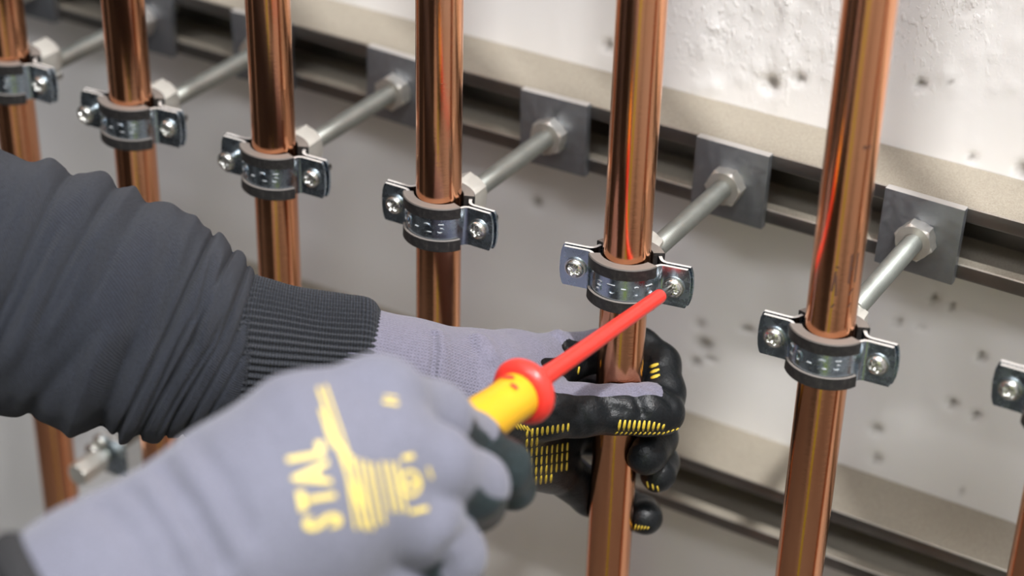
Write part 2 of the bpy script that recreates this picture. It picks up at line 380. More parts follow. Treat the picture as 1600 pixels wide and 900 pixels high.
# ------------------------------------------------------------------ pipes
ordinal = ['far left copper pipe at the left edge, above and below the dark sleeve', 'second copper pipe from the left, crossing behind the dark forearm',
           'third copper pipe from the left, ending behind the dark ribbed cuff', 'vertical copper pipe directly above the grey glove cuff',
           'copper pipe gripped by the black coated glove', 'copper pipe right of the gripping hand, with dark printed marks',
           'copper pipe at the lower right edge of the picture, mostly cut off']
def pipe(i):
    z0, z1 = -800, 750
    prof = [(11, z0), (11, -300), (11, 0), (11, 300), (11, z1), (9.8, z1), (9.8, z0)]
    V, Fc = revolve(prof, 96, cap=False)
    n = 96; k = (len(prof)-1)*n
    Fc += [(k+(j+1) % n, k+j, j, (j+1) % n)[::-1] for j in range(n)]
    # slight lean of each pipe, in mm per mm
    lx = {0: .0, 2: .0, 5: .0}.get(i, 0)
    V = [(x+XP[i]+lx*z, y, z+ZS) for x, y, z in V]
    o = sharp(link('copper_pipe', V, Fc, M['copper']), 50)
    return tag(o, ordinal[i], 'pipe', 'row of vertical copper pipes')
pipes = [pipe(i) for i in range(7)]
# dark print on the fifth-column pipe
def pipe_mark(segs, parent):
    V, Fc = [], []
    for (a0, z0, a1, z1, w_) in segs:       # angle in degrees (0 = front), height
        for s in range(4):
            pass
        p = np.array([a0, z0]); q = np.array([a1, z1]); d = q-p; m = np.array([d[0]*.19, d[1]]); nrm = np.array([-m[1], m[0]])/max(np.linalg.norm(m), 1e-6)*w_/2
        off = np.array([nrm[0]/.19, nrm[1]]); c4 = [p-off, p+off, q+off, q-off]; k = len(V)
        for a, z in c4:
            t = math.radians(a); V.append((XP[5]+11.05*math.sin(t), -11.05*math.cos(t), z+ZS))
        Fc.append((k, k+1, k+2, k+3))
    return link('printed_mark', V, Fc, M['ink'], None)
mk1 = [(50, 34, 50, 48, 1), (66, 34, 66, 48, 1), (50, 48, 66, 48, 1), (50, 41, 60, 41, .7), (52, 34, 66, 34, .7), (54, 28, 64, 31, .8), (56, 22, 62, 24, .8),
                (14, 30, 18, 40, 1), (24, 28, 20, 38, 1), (16, 42, 24, 42, .8), (17, 22, 23, 24, .8), (44, 98, 52, 98, 1.6), (56, 98, 62, 98, 1.6)]
for sg in mk1: pipe_mark([sg], None).parent = pipes[5]

# ------------------------------------------------------------------ clamps
def ribbon(path, half, thick, zc=0.0):
    """path of (x, y) centre points extruded in z by half-heights, with a sheet thickness"""
    P = np.array(path, float); T = np.gradient(P, axis=0); T /= np.linalg.norm(T, axis=1)[:, None]
    Nn = np.stack([-T[:, 1], T[:, 0]], 1)*thick/2
    V = []; n = len(P)
    for i in range(n):
        a = P[i]+Nn[i]; b = P[i]-Nn[i]; h = half[i]
        V += [(a[0], a[1], h+zc), (a[0], a[1], -h+zc), (b[0], b[1], -h+zc), (b[0], b[1], h+zc)]
    Fc = []
    for i in range(n-1):
        for j in range(4):
            a = 4*i+j; b = 4*i+(j+1) % 4; Fc.append((a, b, b+4, a+4))
    Fc += [(3, 2, 1, 0), (4*n-4, 4*n-3, 4*n-2, 4*n-1)]
    return V, Fc
SXB = 1.12
def band_geo():
    R_, hh = 13.8, 10.0
    pts = []; half = []
    def ear(sgn):
        e = [(sgn*31.2, -1.4, 2.5), (sgn*30.8, -1.4, 6.2), (sgn*30.0, -1.4, 9.0), (sgn*29.4, -1.4, 10.0), (sgn*27, -1.4, hh), (sgn*23, -1.4, hh), (sgn*19, -1.4, hh)]
        p0 = np.array([sgn*19, -1.4]); p1 = np.array([sgn*16, -1.4]); a = math.radians(66)
        p3 = np.array([sgn*R_*math.sin(a)*SXB, -R_*math.cos(a)]); p2 = p3+np.array([sgn*math.cos(a), math.sin(a)])*3.0
        for k in range(1, 9):
            t = k/8; p = (1-t)**3*p0+3*(1-t)**2*t*p1+3*(1-t)*t*t*p2+t**3*p3; e.append((p[0], p[1], hh))
        return e
    l = ear(-1); arc = [(R_*math.sin(math.radians(a)), -R_*math.cos(math.radians(a)), hh) for a in range(-60, 61, 5)]
    r = ear(1)[::-1]
    al = l+[(a*SXB, b, c) for a, b, c in arc]+r
    return ribbon([(a, b) for a, b, c in al], [c for a, b, c in al], 1.5)
def liner_geo():
    prof = [(11.05, -11.7), (15.6, -11.7), (16.0, -11.2), (15.8, -5.8), (14.75, -5.6), (14.7, -10.3), (12.95, -10.3), (12.95, 10.3), (14.7, 10.3),
            (14.75, 5.6), (15.8, 5.8), (16.0, 11.2), (15.6, 11.7), (11.05, 11.7)]
    V, Fc = [], []; A = [math.radians(a) for a in range(-66, 67, 4)]; n = len(prof)
    for a in A:
        for r, z in prof: V.append((r*math.sin(a)*SXB, -r*math.cos(a), z))
    for i in range(len(A)-1):
        for j in range(n):
            Fc.append((i*n+j, i*n+(j+1) % n, (i+1)*n+(j+1) % n, (i+1)*n+j))
    Fc.append(tuple(range(n))); Fc.append(tuple(range(len(V)-1, len(V)-n-1, -1)))
    return V, Fc
def fix_normals(me):
    bm = bmesh.new(); bm.from_mesh(me); bmesh.ops.recalc_face_normals(bm, faces=bm.faces[:]); bm.to_mesh(me); bm.free()
def proto_mesh(name, g, mat, deg=40):
    o = link(name, *g, mat); fix_normals(o.data); sharp(o, deg); me = o.data; bpy.data.objects.remove(o); return me
flipy = lambda g: (xf(g, lambda x, y, z: (x, -y, z))[0], [f[::-1] for f in g[1]])
def screw_geo(length):
    nr, ns = 15, 64; V = []; Fc = []
    R0, H = 4.3, 2.7
    V.append((0, 0, 0)); rs = [0.35*i for i in range(1, 13)]
    def top(x, y):
        r = math.hypot(x, y); h = 0.9+H*math.sqrt(max(0, 1-(r/4.75)**2))-0.25
        def s(u, a): return 1/(1+math.exp((abs(u)-a)/0.09))
        c = max(s(x, .62)*s(y, 2.7), s(y, .62)*s(x, 2.7)); d = 1/math.sqrt(2); x2, y2 = (x+y)*d, (x-y)*d
        c2 = max(s(x2, .22)*s(y2, 2.3), s(y2, .22)*s(x2, 2.3))*0.35
        core = 1/(1+math.exp((r-1.25)/0.15))
        return h-1.5*max(c, core)-0.6*c2*(1-max(c, core))
    V[0] = (0, 0, top(0, 0))
    for r in rs:
        for j in range(ns): t = 2*PI*j/ns+PI/4; x, y = r*math.cos(t), r*math.sin(t); V.append((x, y, top(x, y)))
    ext = [(4.45, 1.3), (4.45, 0.9), (5.1, 0.9), (5.15, 0.1), (5.1, 0), (2.4, 0), (2.4, -length), (1.9, -length-.6)]
    for r, h in ext:
        for j in range(ns): t = 2*PI*j/ns+PI/4; V.append((r*math.cos(t), r*math.sin(t), h))
    for j in range(ns): Fc.append((0, 1+j, 1+(j+1) % ns))
    m = len(rs)+len(ext)
    for k in range(m-1):
        for j in range(ns):
            a = 1+k*ns+j; b = 1+k*ns+(j+1) % ns; Fc.append((a, a+ns, b+ns, b))
    Fc.append(tuple(1+(m-1)*ns+j for j in range(ns)))
    return xf((V, Fc), lambda x, y, z: (x, -z, y))           # head looks along -Y
def hexnut(af, h, hole=None, cham=0.9):
    def rf(t, r, k): 
        hexr = af/2/math.cos(((t+PI/6) % (PI/3))-PI/6); return min(hexr, r) if r > af/2*.8 else r
    R_ = af/2
    prof = ([(hole, 0)] if hole else [])+[(R_*1.0, 0), (R_*1.16, cham), (R_*1.16, h-cham), (R_*1.0, h)]+([(hole, h)] if hole else [])
    return revolve(prof, 72, rf, cap=not hole)
text_cache = {}
def text_geo(s, size, sub=0, off=0.0):
    cu = bpy.data.curves.new('t', 'FONT'); cu.body = s; cu.size = size; cu.align_x = 'CENTER'; cu.align_y = 'CENTER'; cu.resolution_u = 3; cu.offset = off
    o = bpy.data.objects.new('t', cu); COL.objects.link(o); dg = bpy.context.evaluated_depsgraph_get()
    me = bpy.data.meshes.new_from_object(o.evaluated_get(dg)); bpy.data.objects.remove(o)
    bm = bmesh.new(); bm.from_mesh(me)
    if sub:
        bmesh.ops.triangulate(bm, faces=bm.faces[:])
        for _ in range(sub): bmesh.ops.subdivide_edges(bm, edges=[e for e in bm.edges if e.calc_length() > 2.0], cuts=1)
        bmesh.ops.triangulate(bm, faces=bm.faces[:])
    bm.verts.index_update()
    V = [tuple(v.co) for v in bm.verts]; Fc = [tuple(v.index for v in f.verts) for f in bm.faces]; bm.free(); bpy.data.meshes.remove(me)
    return V, Fc
def stamp_geo(flip):
    """raised size figures rolled into the front band"""
    gs = []
    for ch, a in zip('20-25', (-56, -33, -12, 9, 33)):
        V, Fc = text_geo(ch, 8.5)
        # outline relief: each glyph as a thin raised wall
        out = []; n = len(V)
        bm = bmesh.new(); vs = [bm.verts.new(v) for v in V]
        for f in Fc:
            try: bm.faces.new([vs[i] for i in f])
            except ValueError: pass
        r = bmesh.ops.extrude_face_region(bm, geom=bm.faces[:])
        for e in r['geom']:
            if isinstance(e, bmesh.types.BMVert): e.co.z += 0.6
        bm.verts.index_update()
        for v in bm.verts:
            x, y, z = v.co
            if flip: x, y = -x, -y
            t = math.radians(-a if flip else a)+x/15.2; rr = 14.4+z; out.append((rr*math.sin(t)*SXB, -rr*math.cos(t), y*0.85))
        gs.append((out, [tuple(v.index for v in f.verts) for f in bm.faces])); bm.free()
    return join(*gs)
ME = dict(band=proto_mesh('front_band', band_geo(), M['zinc']), rear=proto_mesh('rear_band', (lambda g: ([(x*1.025, y, z) for x, y, z in g[0]], g[1]))(flipy(band_geo())), M['zinc']),
          liner=proto_mesh('rubber_liner', liner_geo(), M['rubber']), linerb=proto_mesh('rubber_liner', flipy(liner_geo()), M['rubber']),
          screw=proto_mesh('screw', screw_geo(7), M['screw'], 50), screwl=proto_mesh('screw', screw_geo(15), M['screw'], 50),
          boss=proto_mesh('hex_boss', along(join(hexnut(18.5, 15), revolve([(7.2, 15), (7.2, 17)], 32)), (0, 15.2, 0), (0, 1, 0)), M['zinc_boss'], 25),
          stamp=proto_mesh('stamped_figures', stamp_geo(False), M['zinc'], 30), stampf=proto_mesh('stamped_figures', stamp_geo(True), M['zinc'], 30))
def put(name, me, parent, loc=(0, 0, 0), rot=(0, 0, 0)):
    o = bpy.data.objects.new(name, me); COL.objects.link(o); o.parent = parent
    o.location = [c*MM for c in loc]; o.rotation_euler = rot; return o
def clamp(x, z, label, rot=0, flip=False, lout=0.0, rlong=False, spin=(0, 0), liner_rear=True, swing=0.0):
    t = thing('pipe_clamp', label, 'clamp', (x, 0, z+ZS), 'pipe clamps on the copper pipes')
    t.rotation_euler = (0, 0, math.radians(rot))
    fr = put('front_band', ME['band'], t, rot=(0, 0, swing)); put('stamped_figures', ME['stampf' if flip else 'stamp'], fr)
    put('rear_band', ME['rear'], t); put('rubber_liner', ME['liner'], t, rot=(0, 0, swing)); put('rubber_liner', ME['linerb'], t)
    put('screw', ME['screwl' if lout else 'screw'], t, (-23.5, -2.2-lout, 0), (0, spin[0], 0))
    put('screw', ME['screwl' if rlong else 'screw'], t, (23.5, -2.2, 0), (0, spin[1], 0))
    put('hex_boss', ME['boss'], t)
    return t
#        pipe, dz, rot, flip, lout, rlong
CL = [(0, 6, 0, False, 0, True, 'zinc pipe clamp cut by the left edge at the top of the picture'),
      (1, 2, 6, False, 6, True, 'zinc pipe clamp on the second pipe from the left, with a backed-out left screw'),
      (2, 0, 3, False, 6, True, 'zinc pipe clamp above the dark sleeve cuff, its left screw head standing proud'),
      (3, 1, 1, False, 0, True, 'zinc pipe clamp on the pipe right above the grey glove cuff'),
      (4, 0, 11, True, 0, False, 'zinc pipe clamp being tightened by the red screwdriver'),
      (5, -5, 5, False, 0, False, 'zinc pipe clamp right of the hand, stamped figures facing the viewer'),
      (6, 5, 2, False, 0, False, 'zinc pipe clamp at the right edge, only its left ear in view')]
for i, dz, rot, fl, lo, rl, lab in CL:
    clamp(XP[i], dz, lab, rot, fl, lo, rl, (RNG.rand()*1.5, RNG.rand()*1.5 if i != 4 else 0.3))
# rods with nut and washer plate
def rod_geo():
    y0, y1, pt = 29, L+20, 1.5
    prof = []; y = y0
    while y < y1: prof += [(4.25, y), (5.0, y+.55), (5.0, y+.75), (4.25, y+1.3)]; y += pt
    return along(revolve(prof, 28), (0, 0, 0), (0, 1, 0))
RODM = proto_mesh('threaded_rod', rod_geo(), M['rod'], 80)
NUTM = proto_mesh('hex_nut', along(hexnut(17.5, 8, 5.0), (0, L-13, 0), (0, 1, 0)), M['zinc_boss'], 25)
PLM = proto_mesh('washer_plate', boxg(-20, 20, L-5, L-.05, -20.5, 20.5, .7), M['plate'], 30)
RL = ['far left rod, mostly outside the left edge', 'threaded rod at the top left, its plate beside the second pipe', 'threaded rod at the top, running behind the third pipe',
      'threaded rod between the third and fourth pipe', 'threaded rod left of the gripped pipe', 'threaded rod right of the gripped pipe',
      'threaded rod at the right with the clearest square plate', 'x']
XR = [XP[0]-92]+XP[:6]
for i, x in enumerate(XR):
    t = thing('rod_support', RL[i]+' with nut and plate', 'bracket', (x, L, ZS), 'rod supports on the upper rail')
    put('threaded_rod', RODM, t, (0, -L, 0)); n_ = put('hex_nut', NUTM, t, (0, -L, 0), (0, 0, 0)); put('washer_plate', PLM, t, (0, -L, 0), (0, math.radians([0, 1, -2, 1.5, -1, 0.5, 1][i]), 0))
    n_.rotation_euler = (0, 0.3*i, 0)

# ------------------------------------------------------------------ distance-field modelling of the gloves
def smin(a, b, k):
    h = np.clip(0.5+0.5*(b-a)/k, 0, 1); return b*(1-h)+a*h-k*h*(1-h)
def cone(P, a, b, ra, rb, sq=None):
    """tapered capsule; sq=(axis, factor) flattens it along an axis"""
    a = np.asarray(a, float); b = np.asarray(b, float); ab = b-a
    h = np.clip(((P-a)@ab)/(ab@ab), 0, 1)
    q = P-(a+h[..., None]*ab)
    if sq is not None:
        ax, f = sq; q = q+np.outer((q@ax), ax).reshape(q.shape)*(1/f-1)
        return (np.linalg.norm(q, axis=-1)-(ra+(rb-ra)*h))*(0.5+0.5*f)
    return np.linalg.norm(q, axis=-1)-(ra+(rb-ra)*h)
def surface_nets(fn, lo, hi, h):
    xs = [np.arange(lo[i], hi[i]+h, h) for i in range(3)]
    nx, ny, nz = map(len, xs)
    D = np.empty((nx, ny, nz), np.float32)
    YZ = np.stack(np.meshgrid(xs[1], xs[2], indexing='ij'), -1)
    for i0 in range(0, nx, 16):
        xx = xs[0][i0:i0+16]
        P = np.empty((len(xx), ny, nz, 3)); P[..., 0] = xx[:, None, None]; P[..., 1:] = YZ
        D[i0:i0+16] = fn(P.reshape(-1, 3)).reshape(len(xx), ny, nz)
    S = D < 0
    c = np.zeros((nx-1, ny-1, nz-1), np.int8)
    offs = [(i, j, k) for i in (0, 1) for j in (0, 1) for k in (0, 1)]
    for i, j, k in offs: c += S[i:nx-1+i, j:ny-1+j, k:nz-1+k]
    act = (c > 0) & (c < 8); I = np.argwhere(act); idx = -np.ones(act.shape, np.int64); idx[act] = np.arange(len(I))
    acc = np.zeros((len(I), 3)); cnt = np.zeros(len(I))
    for a in offs:
        for ax in range(3):
            if a[ax] == 0:
                b = list(a); b[ax] = 1
                d0 = D[I[:, 0]+a[0], I[:, 1]+a[1], I[:, 2]+a[2]]; d1 = D[I[:, 0]+b[0], I[:, 1]+b[1], I[:, 2]+b[2]]
                m = (d0 < 0) != (d1 < 0); t = np.where(m, d0/np.where(m, d0-d1, 1), 0)
                p = np.tile(np.array(a, float), (len(I), 1)); p[:, ax] += t; acc += p*m[:, None]; cnt += m
    V = (I+acc/cnt[:, None])*h+np.array(lo)
    Q = []
    for ax in range(3):
        s0 = [slice(1, -1)]*3; s0[ax] = slice(0, -1); s1 = list(s0); s1[ax] = slice(1, None)
        A = S[tuple(s0)]; B = S[tuple(s1)]; E_ = np.argwhere(A != B)
        off = np.array([1, 1, 1]); off[ax] = 0; E_ = E_+off
        sg = S[E_[:, 0], E_[:, 1], E_[:, 2]]
        u, v = [(1, 2), (2, 0), (0, 1)][ax]
        def cell(du, dv):
            e = E_.copy(); e[:, u] -= du; e[:, v] -= dv; return idx[e[:, 0], e[:, 1], e[:, 2]]
        q = np.stack([cell(1, 1), cell(0, 1), cell(0, 0), cell(1, 0)], 1); q[~sg] = q[~sg][:, ::-1]; Q.append(q)
    Q = np.concatenate(Q); Q = Q[(Q >= 0).all(1)]
    return V, Q
def grad(fn, V, e=0.6):
    G = np.empty_like(V)
    for i in range(3):
        d = np.zeros(3); d[i] = e; G[:, i] = fn(V+d)-fn(V-d)
    return G/np.maximum(np.linalg.norm(G, axis=1), 1e-9)[:, None]
def march(fn, px, py, t0, t1):
    d = FW+(px-800)/F*RT-(py-450)/F*UP; t = t0; dl = np.linalg.norm(d)
    for _ in range(90):
        v = float(fn((CAM+t*d)[None])[0])
        if v < 0.05: return CAM+t*d
        t += max(v*0.8, 0.05)/dl
        if t > t1: return None
    return CAM+t*d
def sm(x, a, b):
    t = np.clip((x-a)/(b-a), 0, 1); return t*t*(3-2*t)
def chain_sdf(P, pts, k=3, sq=None):
    d = None
    for (a, ra), (b, rb) in zip(pts[:-1], pts[1:]):
        e = cone(P, a, b, ra, rb, sq); d = e if d is None else smin(d, e, k)
    return d
def A(px, py, d, r): return (at(px, py, d), r)
def to_px(P):
    d = P-CAM; z = d@FW; return 800+F*(d@RT)/z, 450-F*(d@UP)/z, z

# ------------------------------------------------------------------ the person: two sleeved, gloved arms
person = thing('person', 'person in dark grey sweatshirt and coated knit gloves, gripping a pipe and turning a screwdriver', 'person', at(300, 700, 780))

# --- holding hand: thumb across the front of the pipe, four fingers wrapped behind it
HW = [A(560, 572, 868, 27), A(650, 597, 874, 27), A(745, 618, 884, 27)]
HPALM = [[A(745, 600, 888, 25), A(800, 585, 903, 20), A(872, 562, 922, 13)],
         [A(745, 620, 890, 24), A(810, 625, 916, 17), A(878, 620, 940, 12)],
         [A(745, 640, 890, 23), A(810, 670, 920, 16), A(878, 675, 948, 12)],
         [A(745, 650, 888, 22), A(800, 705, 912, 16), A(862, 730, 944, 13)]]
HTHUMB = [A(780, 628, 888, 17), A(850, 640, 892, 13.5), A(905, 641, 899, 12.2), A(965, 639, 906, 11.6), A(1010, 640, 909, 12), A(1035, 645, 911, 10.8)]
HF = [[A(872, 560, 922, 12), A(935, 548, 938, 10), A(1000, 545, 940, 10), A(1028, 570, 934, 10.5), A(1038, 612, 924, 10), A(1038, 640, 917, 9)],
      [A(878, 615, 942, 12), A(960, 622, 955, 10), A(1018, 645, 953, 10), A(1026, 684, 942, 10), A(1010, 708, 930, 10.6)],
      [A(878, 672, 950, 11.5), A(950, 685, 967, 9.5), A(1010, 698, 965, 9.5), A(1030, 722, 955, 9.3), A(1028, 741, 946, 9)],
      [A(866, 728, 946, 12), A(925, 772, 968, 11), A(975, 792, 984, 9.5), A(1003, 803, 975, 9.2), A(1008, 808, 966, 9)]]
HRIDGE = [((682, 500, 868), (678, 580, 862), 3.0, 1.6), ((752, 520, 880), (758, 575, 872), 4.2, 2.6), ((874, 520, 905), (905, 545, 908), 3.4, 2.2)]
def hand_core(P):
    d = chain_sdf(P, HW, 6)
    pl = None
    for c in HPALM:
        e = chain_sdf(P, c, 6); pl = e if pl is None else smin(pl, e, 9)
    d = smin(d, pl, 9)
    d = smin(d, chain_sdf(P, HTHUMB, 4), 7)
    f = None
    for c in HF:
        e = chain_sdf(P, c, 3.5); f = e if f is None else smin(f, e, 1.2)
    d = smin(d, f, 3)
    return np.maximum(d, 11.5-np.hypot(P[:, 0]-XP[4], P[:, 1]))         # the glove closes against the pipe
def bumpy(P, a, s, seed):
    r = np.random.RandomState(seed); o = 0
    for i in range(7):
        k = r.randn(3); k /= np.linalg.norm(k); o = o+np.sin(P@(k*(1+r.rand())/s)+r.rand()*6.28)
    return o/7*a
LINES = {}
def line_d(P, pts):
    d = None
    for a, b in zip(pts[:-1], pts[1:]):
        e = cone(P, a, b, 0, 0); d = e if d is None else np.minimum(d, e)
    return d
def make_fn(core, grooves, ridges, bump_=(1.0, 7, 3), keep=None):
    def fn(P):
        d = core(P)
        near = np.abs(d) < 9
        if near.any():
            Q = P[near]; e = d[near]+bumpy(Q, *bump_)
            for pts, w_, a_ in grooves: e = e+a_*np.exp(-(line_d(Q, pts)/w_)**2)
            for pts, w_, a_ in ridges: e = e-a_*np.exp(-(line_d(Q, pts)/w_)**2)
            if keep is not None: e = np.maximum(e, keep(Q))
            d = d.copy(); d[near] = e
        return d
    return fn
def on(core, pl, t0, t1):
    out = []
    for px, py in pl:
        h = march(core, px, py, t0, t1)
        if h is not None: out.append(h)
    return out
def glines(core, specs, t0, t1):
    o = []
    for pl, w_, a_ in specs:
        q = on(core, pl, t0, t1)
        if len(q) > 1: o.append((q, w_, a_))
    return o
t0, t1 = 760, 1020
hg = glines(hand_core, [([(679, 524), (680, 545), (677, 590), (676, 620)], 1.5, 4.2), ([(738, 532), (742, 550)], 2.0, 1.2), ([(990, 612), (998, 632), (1003, 645)], 2.2, 1.5),
     ([(940, 622), (956, 640), (975, 642)], 2.6, 1.4), ([(1010, 606), (1035, 618), (1050, 632)], 2.2, 1.2), ([(905, 640), (915, 660), (918, 675)], 2.2, 1.0),
     ([(865, 650), (885, 662), (900, 676)], 2.0, 1.0), ([(870, 528), (884, 545), (890, 560)], 2.0, 1.3), ([(1018, 535), (1010, 555), (1008, 575)], 3.0, 1.6),
     ([(800, 690), (812, 705), (822, 722)], 1.8, 1.2)], t0, t1)
hr = glines(hand_core, [([(686, 522), (690, 545), (688, 600)], 3.4, 2.6), ([(748, 530), (757, 538), (766, 556)], 4.0, 4.2), ([(872, 520), (880, 532)], 3.0, 2.0),
     ([(985, 600), (1000, 606), (1015, 612)], 3.4, 1.0), ([(968, 642), (985, 638)], 4, 1.0), ([(1020, 640), (1040, 648)], 4.0, .8), ([(930, 656), (960, 664), (1000, 668)], 4.5, .8)], t0, t1)
hand_fn = make_fn(hand_core, hg, hr, (0.45, 5.0, 3), lambda Q: 11.3-np.hypot(Q[:, 0]-XP[4], Q[:, 1]))
V, Q = surface_nets(hand_fn, CAM*0+np.min([p-r-4 for c in [HW, *HPALM, HTHUMB, *HF] for p, r in c], axis=0), np.max([p+r+4 for c in [HW, *HPALM, HTHUMB, *HF] for p, r in c], axis=0), 1.0)
G = grad(hand_core, V); px, py, dz = to_px(V)
def rel(V, chainpts):
    """index along a chain and offset from it"""
    best = np.full(len(V), 1e9); s = np.zeros(len(V))
    for i, ((a, ra), (b, rb)) in enumerate(zip(chainpts[:-1], chainpts[1:])):
        ab = b-a; h = np.clip(((V-a)@ab)/(ab@ab), 0, 1); d = np.linalg.norm(V-a-h[:, None]*ab, axis=1)-ra-(rb-ra)*h
        m = d < best; best[m] = d[m]; s[m] = i+h[m]
    return best, s
# palm side = down and towards the viewer; finger ends are dipped all round
nu = G@UP; nf = -(G@FW); 
coat = sm(-nu*0.9+nf*0.25, -0.28, -0.12)
dt, st_ = rel(V, HTHUMB); dfs = [rel(V, c) for c in HF]
fd = np.min([d for d, s in dfs], axis=0); fs = np.choose(np.argmin([d for d, s in dfs], axis=0), [s for d, s in dfs])
isf = fd < dt-1
thumb_c = np.maximum(sm(-nu, -0.62, -0.5), sm(st_, 4.1, 4.3)); coat = np.where((dt < 2.5) & (st_ > 0.9) & ~isf, np.maximum(thumb_c, 0), coat)
coat = np.where(isf & (fd < 3), np.maximum(sm(nf*.8-nu*.7, -0.15, 0.05), sm(fs, 1.3, 1.5)), coat)
coat *= sm(px, 775, 785)
ax = (at(745, 615, 884)-at(560, 572, 868)); ax /= np.linalg.norm(ax); s_ = (V-at(560, 572, 868))@ax; q_ = V-at(560, 572, 868)-np.outer(s_, ax)
wav = 0.25+0.75*(1-sm(px, 742, 752))
knit = np.stack([s_, np.arctan2(q_@UP, -(q_@FW))*27, wav], 1)
hgl = link('holding_glove', V, Q, M['glove'], person, attrs={'coat': coat, 'knit': knit})
# raised yellow grip bars on the palm, thumb and fingertips
def bars(fn, specs, t0, t1, mat, name, parent, h=0.35):
    Vs, Fs = [], []
    for (x0, y0, x1, y1, w_) in specs:
        n = 4; P = [march(fn, x0+(x1-x0)*i/(n-1), y0+(y1-y0)*i/(n-1), t0, t1) for i in range(n)]
        if any(p is None for p in P): continue
        P = np.array(P)
        if np.max(np.linalg.norm(np.diff(P, axis=0), axis=1)) > 6: continue
        Gn = grad(fn, P); T = np.gradient(P, axis=0); S_ = np.cross(T, Gn); S_ /= np.maximum(np.linalg.norm(S_, axis=1), 1e-9)[:, None]; k = len(Vs)
        for i in range(n):
            ww = w_*(0.55 if i in (0, n-1) else 1)
            for a_, b_ in ((-1, -.5), (-.6, h), (.6, h), (1, -.5)): Vs.append(tuple(P[i]+S_[i]*a_*ww/2+Gn[i]*b_))
        for i in range(n-1):
            for j in range(3): Fs.append((k+4*i+j, k+4*i+j+1, k+4*i+j+5, k+4*i+j+4))
        Fs += [(k+3, k+2, k+1, k), (k+4*n-4, k+4*n-3, k+4*n-2, k+4*n-1)]
    o = link(name, Vs, Fs, mat, None); fix_normals(o.data); o['kind'] = 'stuff'
    o.data.transform(Matrix.Translation(-Vector([c*MM for c in person['_at']])))
    o.parent = parent; return o
sp = []
for i in range(10):                                                  # thumb tip
    x = 968+i*7.6; hgt = 9*(1-max(0, i-6)*.17); yc = 665+0.25*i; sp.append((x+1.5, yc-hgt, x-1.5, yc+hgt*.8, 1.75))
for i in range(15): x = 963+i*7.3; sp.append((x+2.5, 675.5-0.02*(i-7)**2-(i > 10)*(i-10)*2.0, x-2, 679-0.02*(i-7)**2-(i > 10)*(i-10)*2.2, 1.0))
for i in range(5): y = 571+i*8.5; sp.append((1015+i*1.0, y+2.5, 1029+i*1.0, y-2.5, 2.3))      # index finger
for i in range(9):                                                   # palm rows
    for j in range(7):
        x = 824+i*8.0-j*0.5; y = 677+j*15-i*1.2+j*.3
        if x-824 < (772-y)*1.2+10: sp.append((x, y-6.3, x-1, y+6.3, 1.75))
for i in range(5): x = 806+i*5; sp.append((x-3, 660+i*1.5, x+3, 671+i*.8, 1.1))
for i in range(4): x = 1003+i*8; sp.append((x, 749+i*3.5, x+2, 760+i*2.8, 1.2))        # ring fingertip
for i in range(5): x = 993+i*5; sp.append((x+1, 820+i*.8, x-2, 828-i*.3, .9))           # little fingertip
for i in range(3): y = 690+i*10; sp.append((978-i*1.5, y-4, 975-i*1.5, y+3, .9))
sp.append((905, 573, 903, 585, 1.4))
bars(hand_fn, sp, t0, t1, M['print'], 'grip_bars', hgl)

# --- dark sleeve and ribbed cuff of the holding arm
def tube_surface(cl, nphi, ns, disp, name, mat, closed_end=False):
    """cl: (px, py, depth, ry mm, rd mm); surface with displacement disp(s01, phi, spx)"""
    cl = np.array(cl, float); C_ = np.array([at(*c[:3]) for c in cl])
    tt = np.concatenate([[0], np.cumsum(np.linalg.norm(np.diff(C_, axis=0), axis=1))]); T_ = tt[-1]
    u = np.linspace(0, T_, ns)
    def itp(col):
        # smooth monotone-ish interpolation
        y = np.interp(u, tt, col); k = max(3, int(ns*0.06)) | 1; pad = np.concatenate([np.full(k, y[0]), y, np.full(k, y[-1])])
        lin0 = y[1]-y[0]; lin1 = y[-1]-y[-2]
        pad[:k] = y[0]-lin0*np.arange(k, 0, -1); pad[-k:] = y[-1]+lin1*np.arange(1, k+1)
        return np.convolve(pad, np.ones(k)/k, 'same')[k:-k]
    P = np.stack([itp(C_[:, i]) for i in range(3)], 1); ry = itp(cl[:, 3]); rd = itp(cl[:, 4]); sx = np.interp(u, tt, cl[:, 0])
    T = np.gradient(P, axis=0); T /= np.linalg.norm(T, axis=1)[:, None]
    U_ = UP-T*(T@UP)[:, None]; U_ /= np.linalg.norm(U_, axis=1)[:, None]; W = np.cross(T, U_)
    if (W[0]@FW) > 0: W = -W                                     # W looks at the viewer
    ph = np.linspace(-PI, PI, nphi, endpoint=False)
    S, PH = np.meshgrid(np.arange(ns), ph, indexing='ij')
    dd = disp(u[S], PH, sx[S])
    c, s = np.cos(PH), np.sin(PH)                                # phi 0 = towards the viewer, pi/2 = up
    V = P[S]+U_[S]*((ry[S]+dd)*s)[..., None]+W[S]*((rd[S]+dd)*c)[..., None]
    V = V.reshape(-1, 3); i = np.arange(ns*nphi).reshape(ns, nphi)
    Q = np.stack([i[:-1], np.roll(i[:-1], -1, 1), np.roll(i[1:], -1, 1), i[1:]], -1).reshape(-1, 4)
    kn = np.stack([u[S].ravel(), (PH*40).ravel(), np.ones(S.size)], 1)
    # outward faces
    a = V[Q[0]]; n_ = np.cross(a[1]-a[0], a[2]-a[1])
    if n_@(a[0]-P[0]) < 0: Q = Q[:, ::-1]
    return V, Q, kn
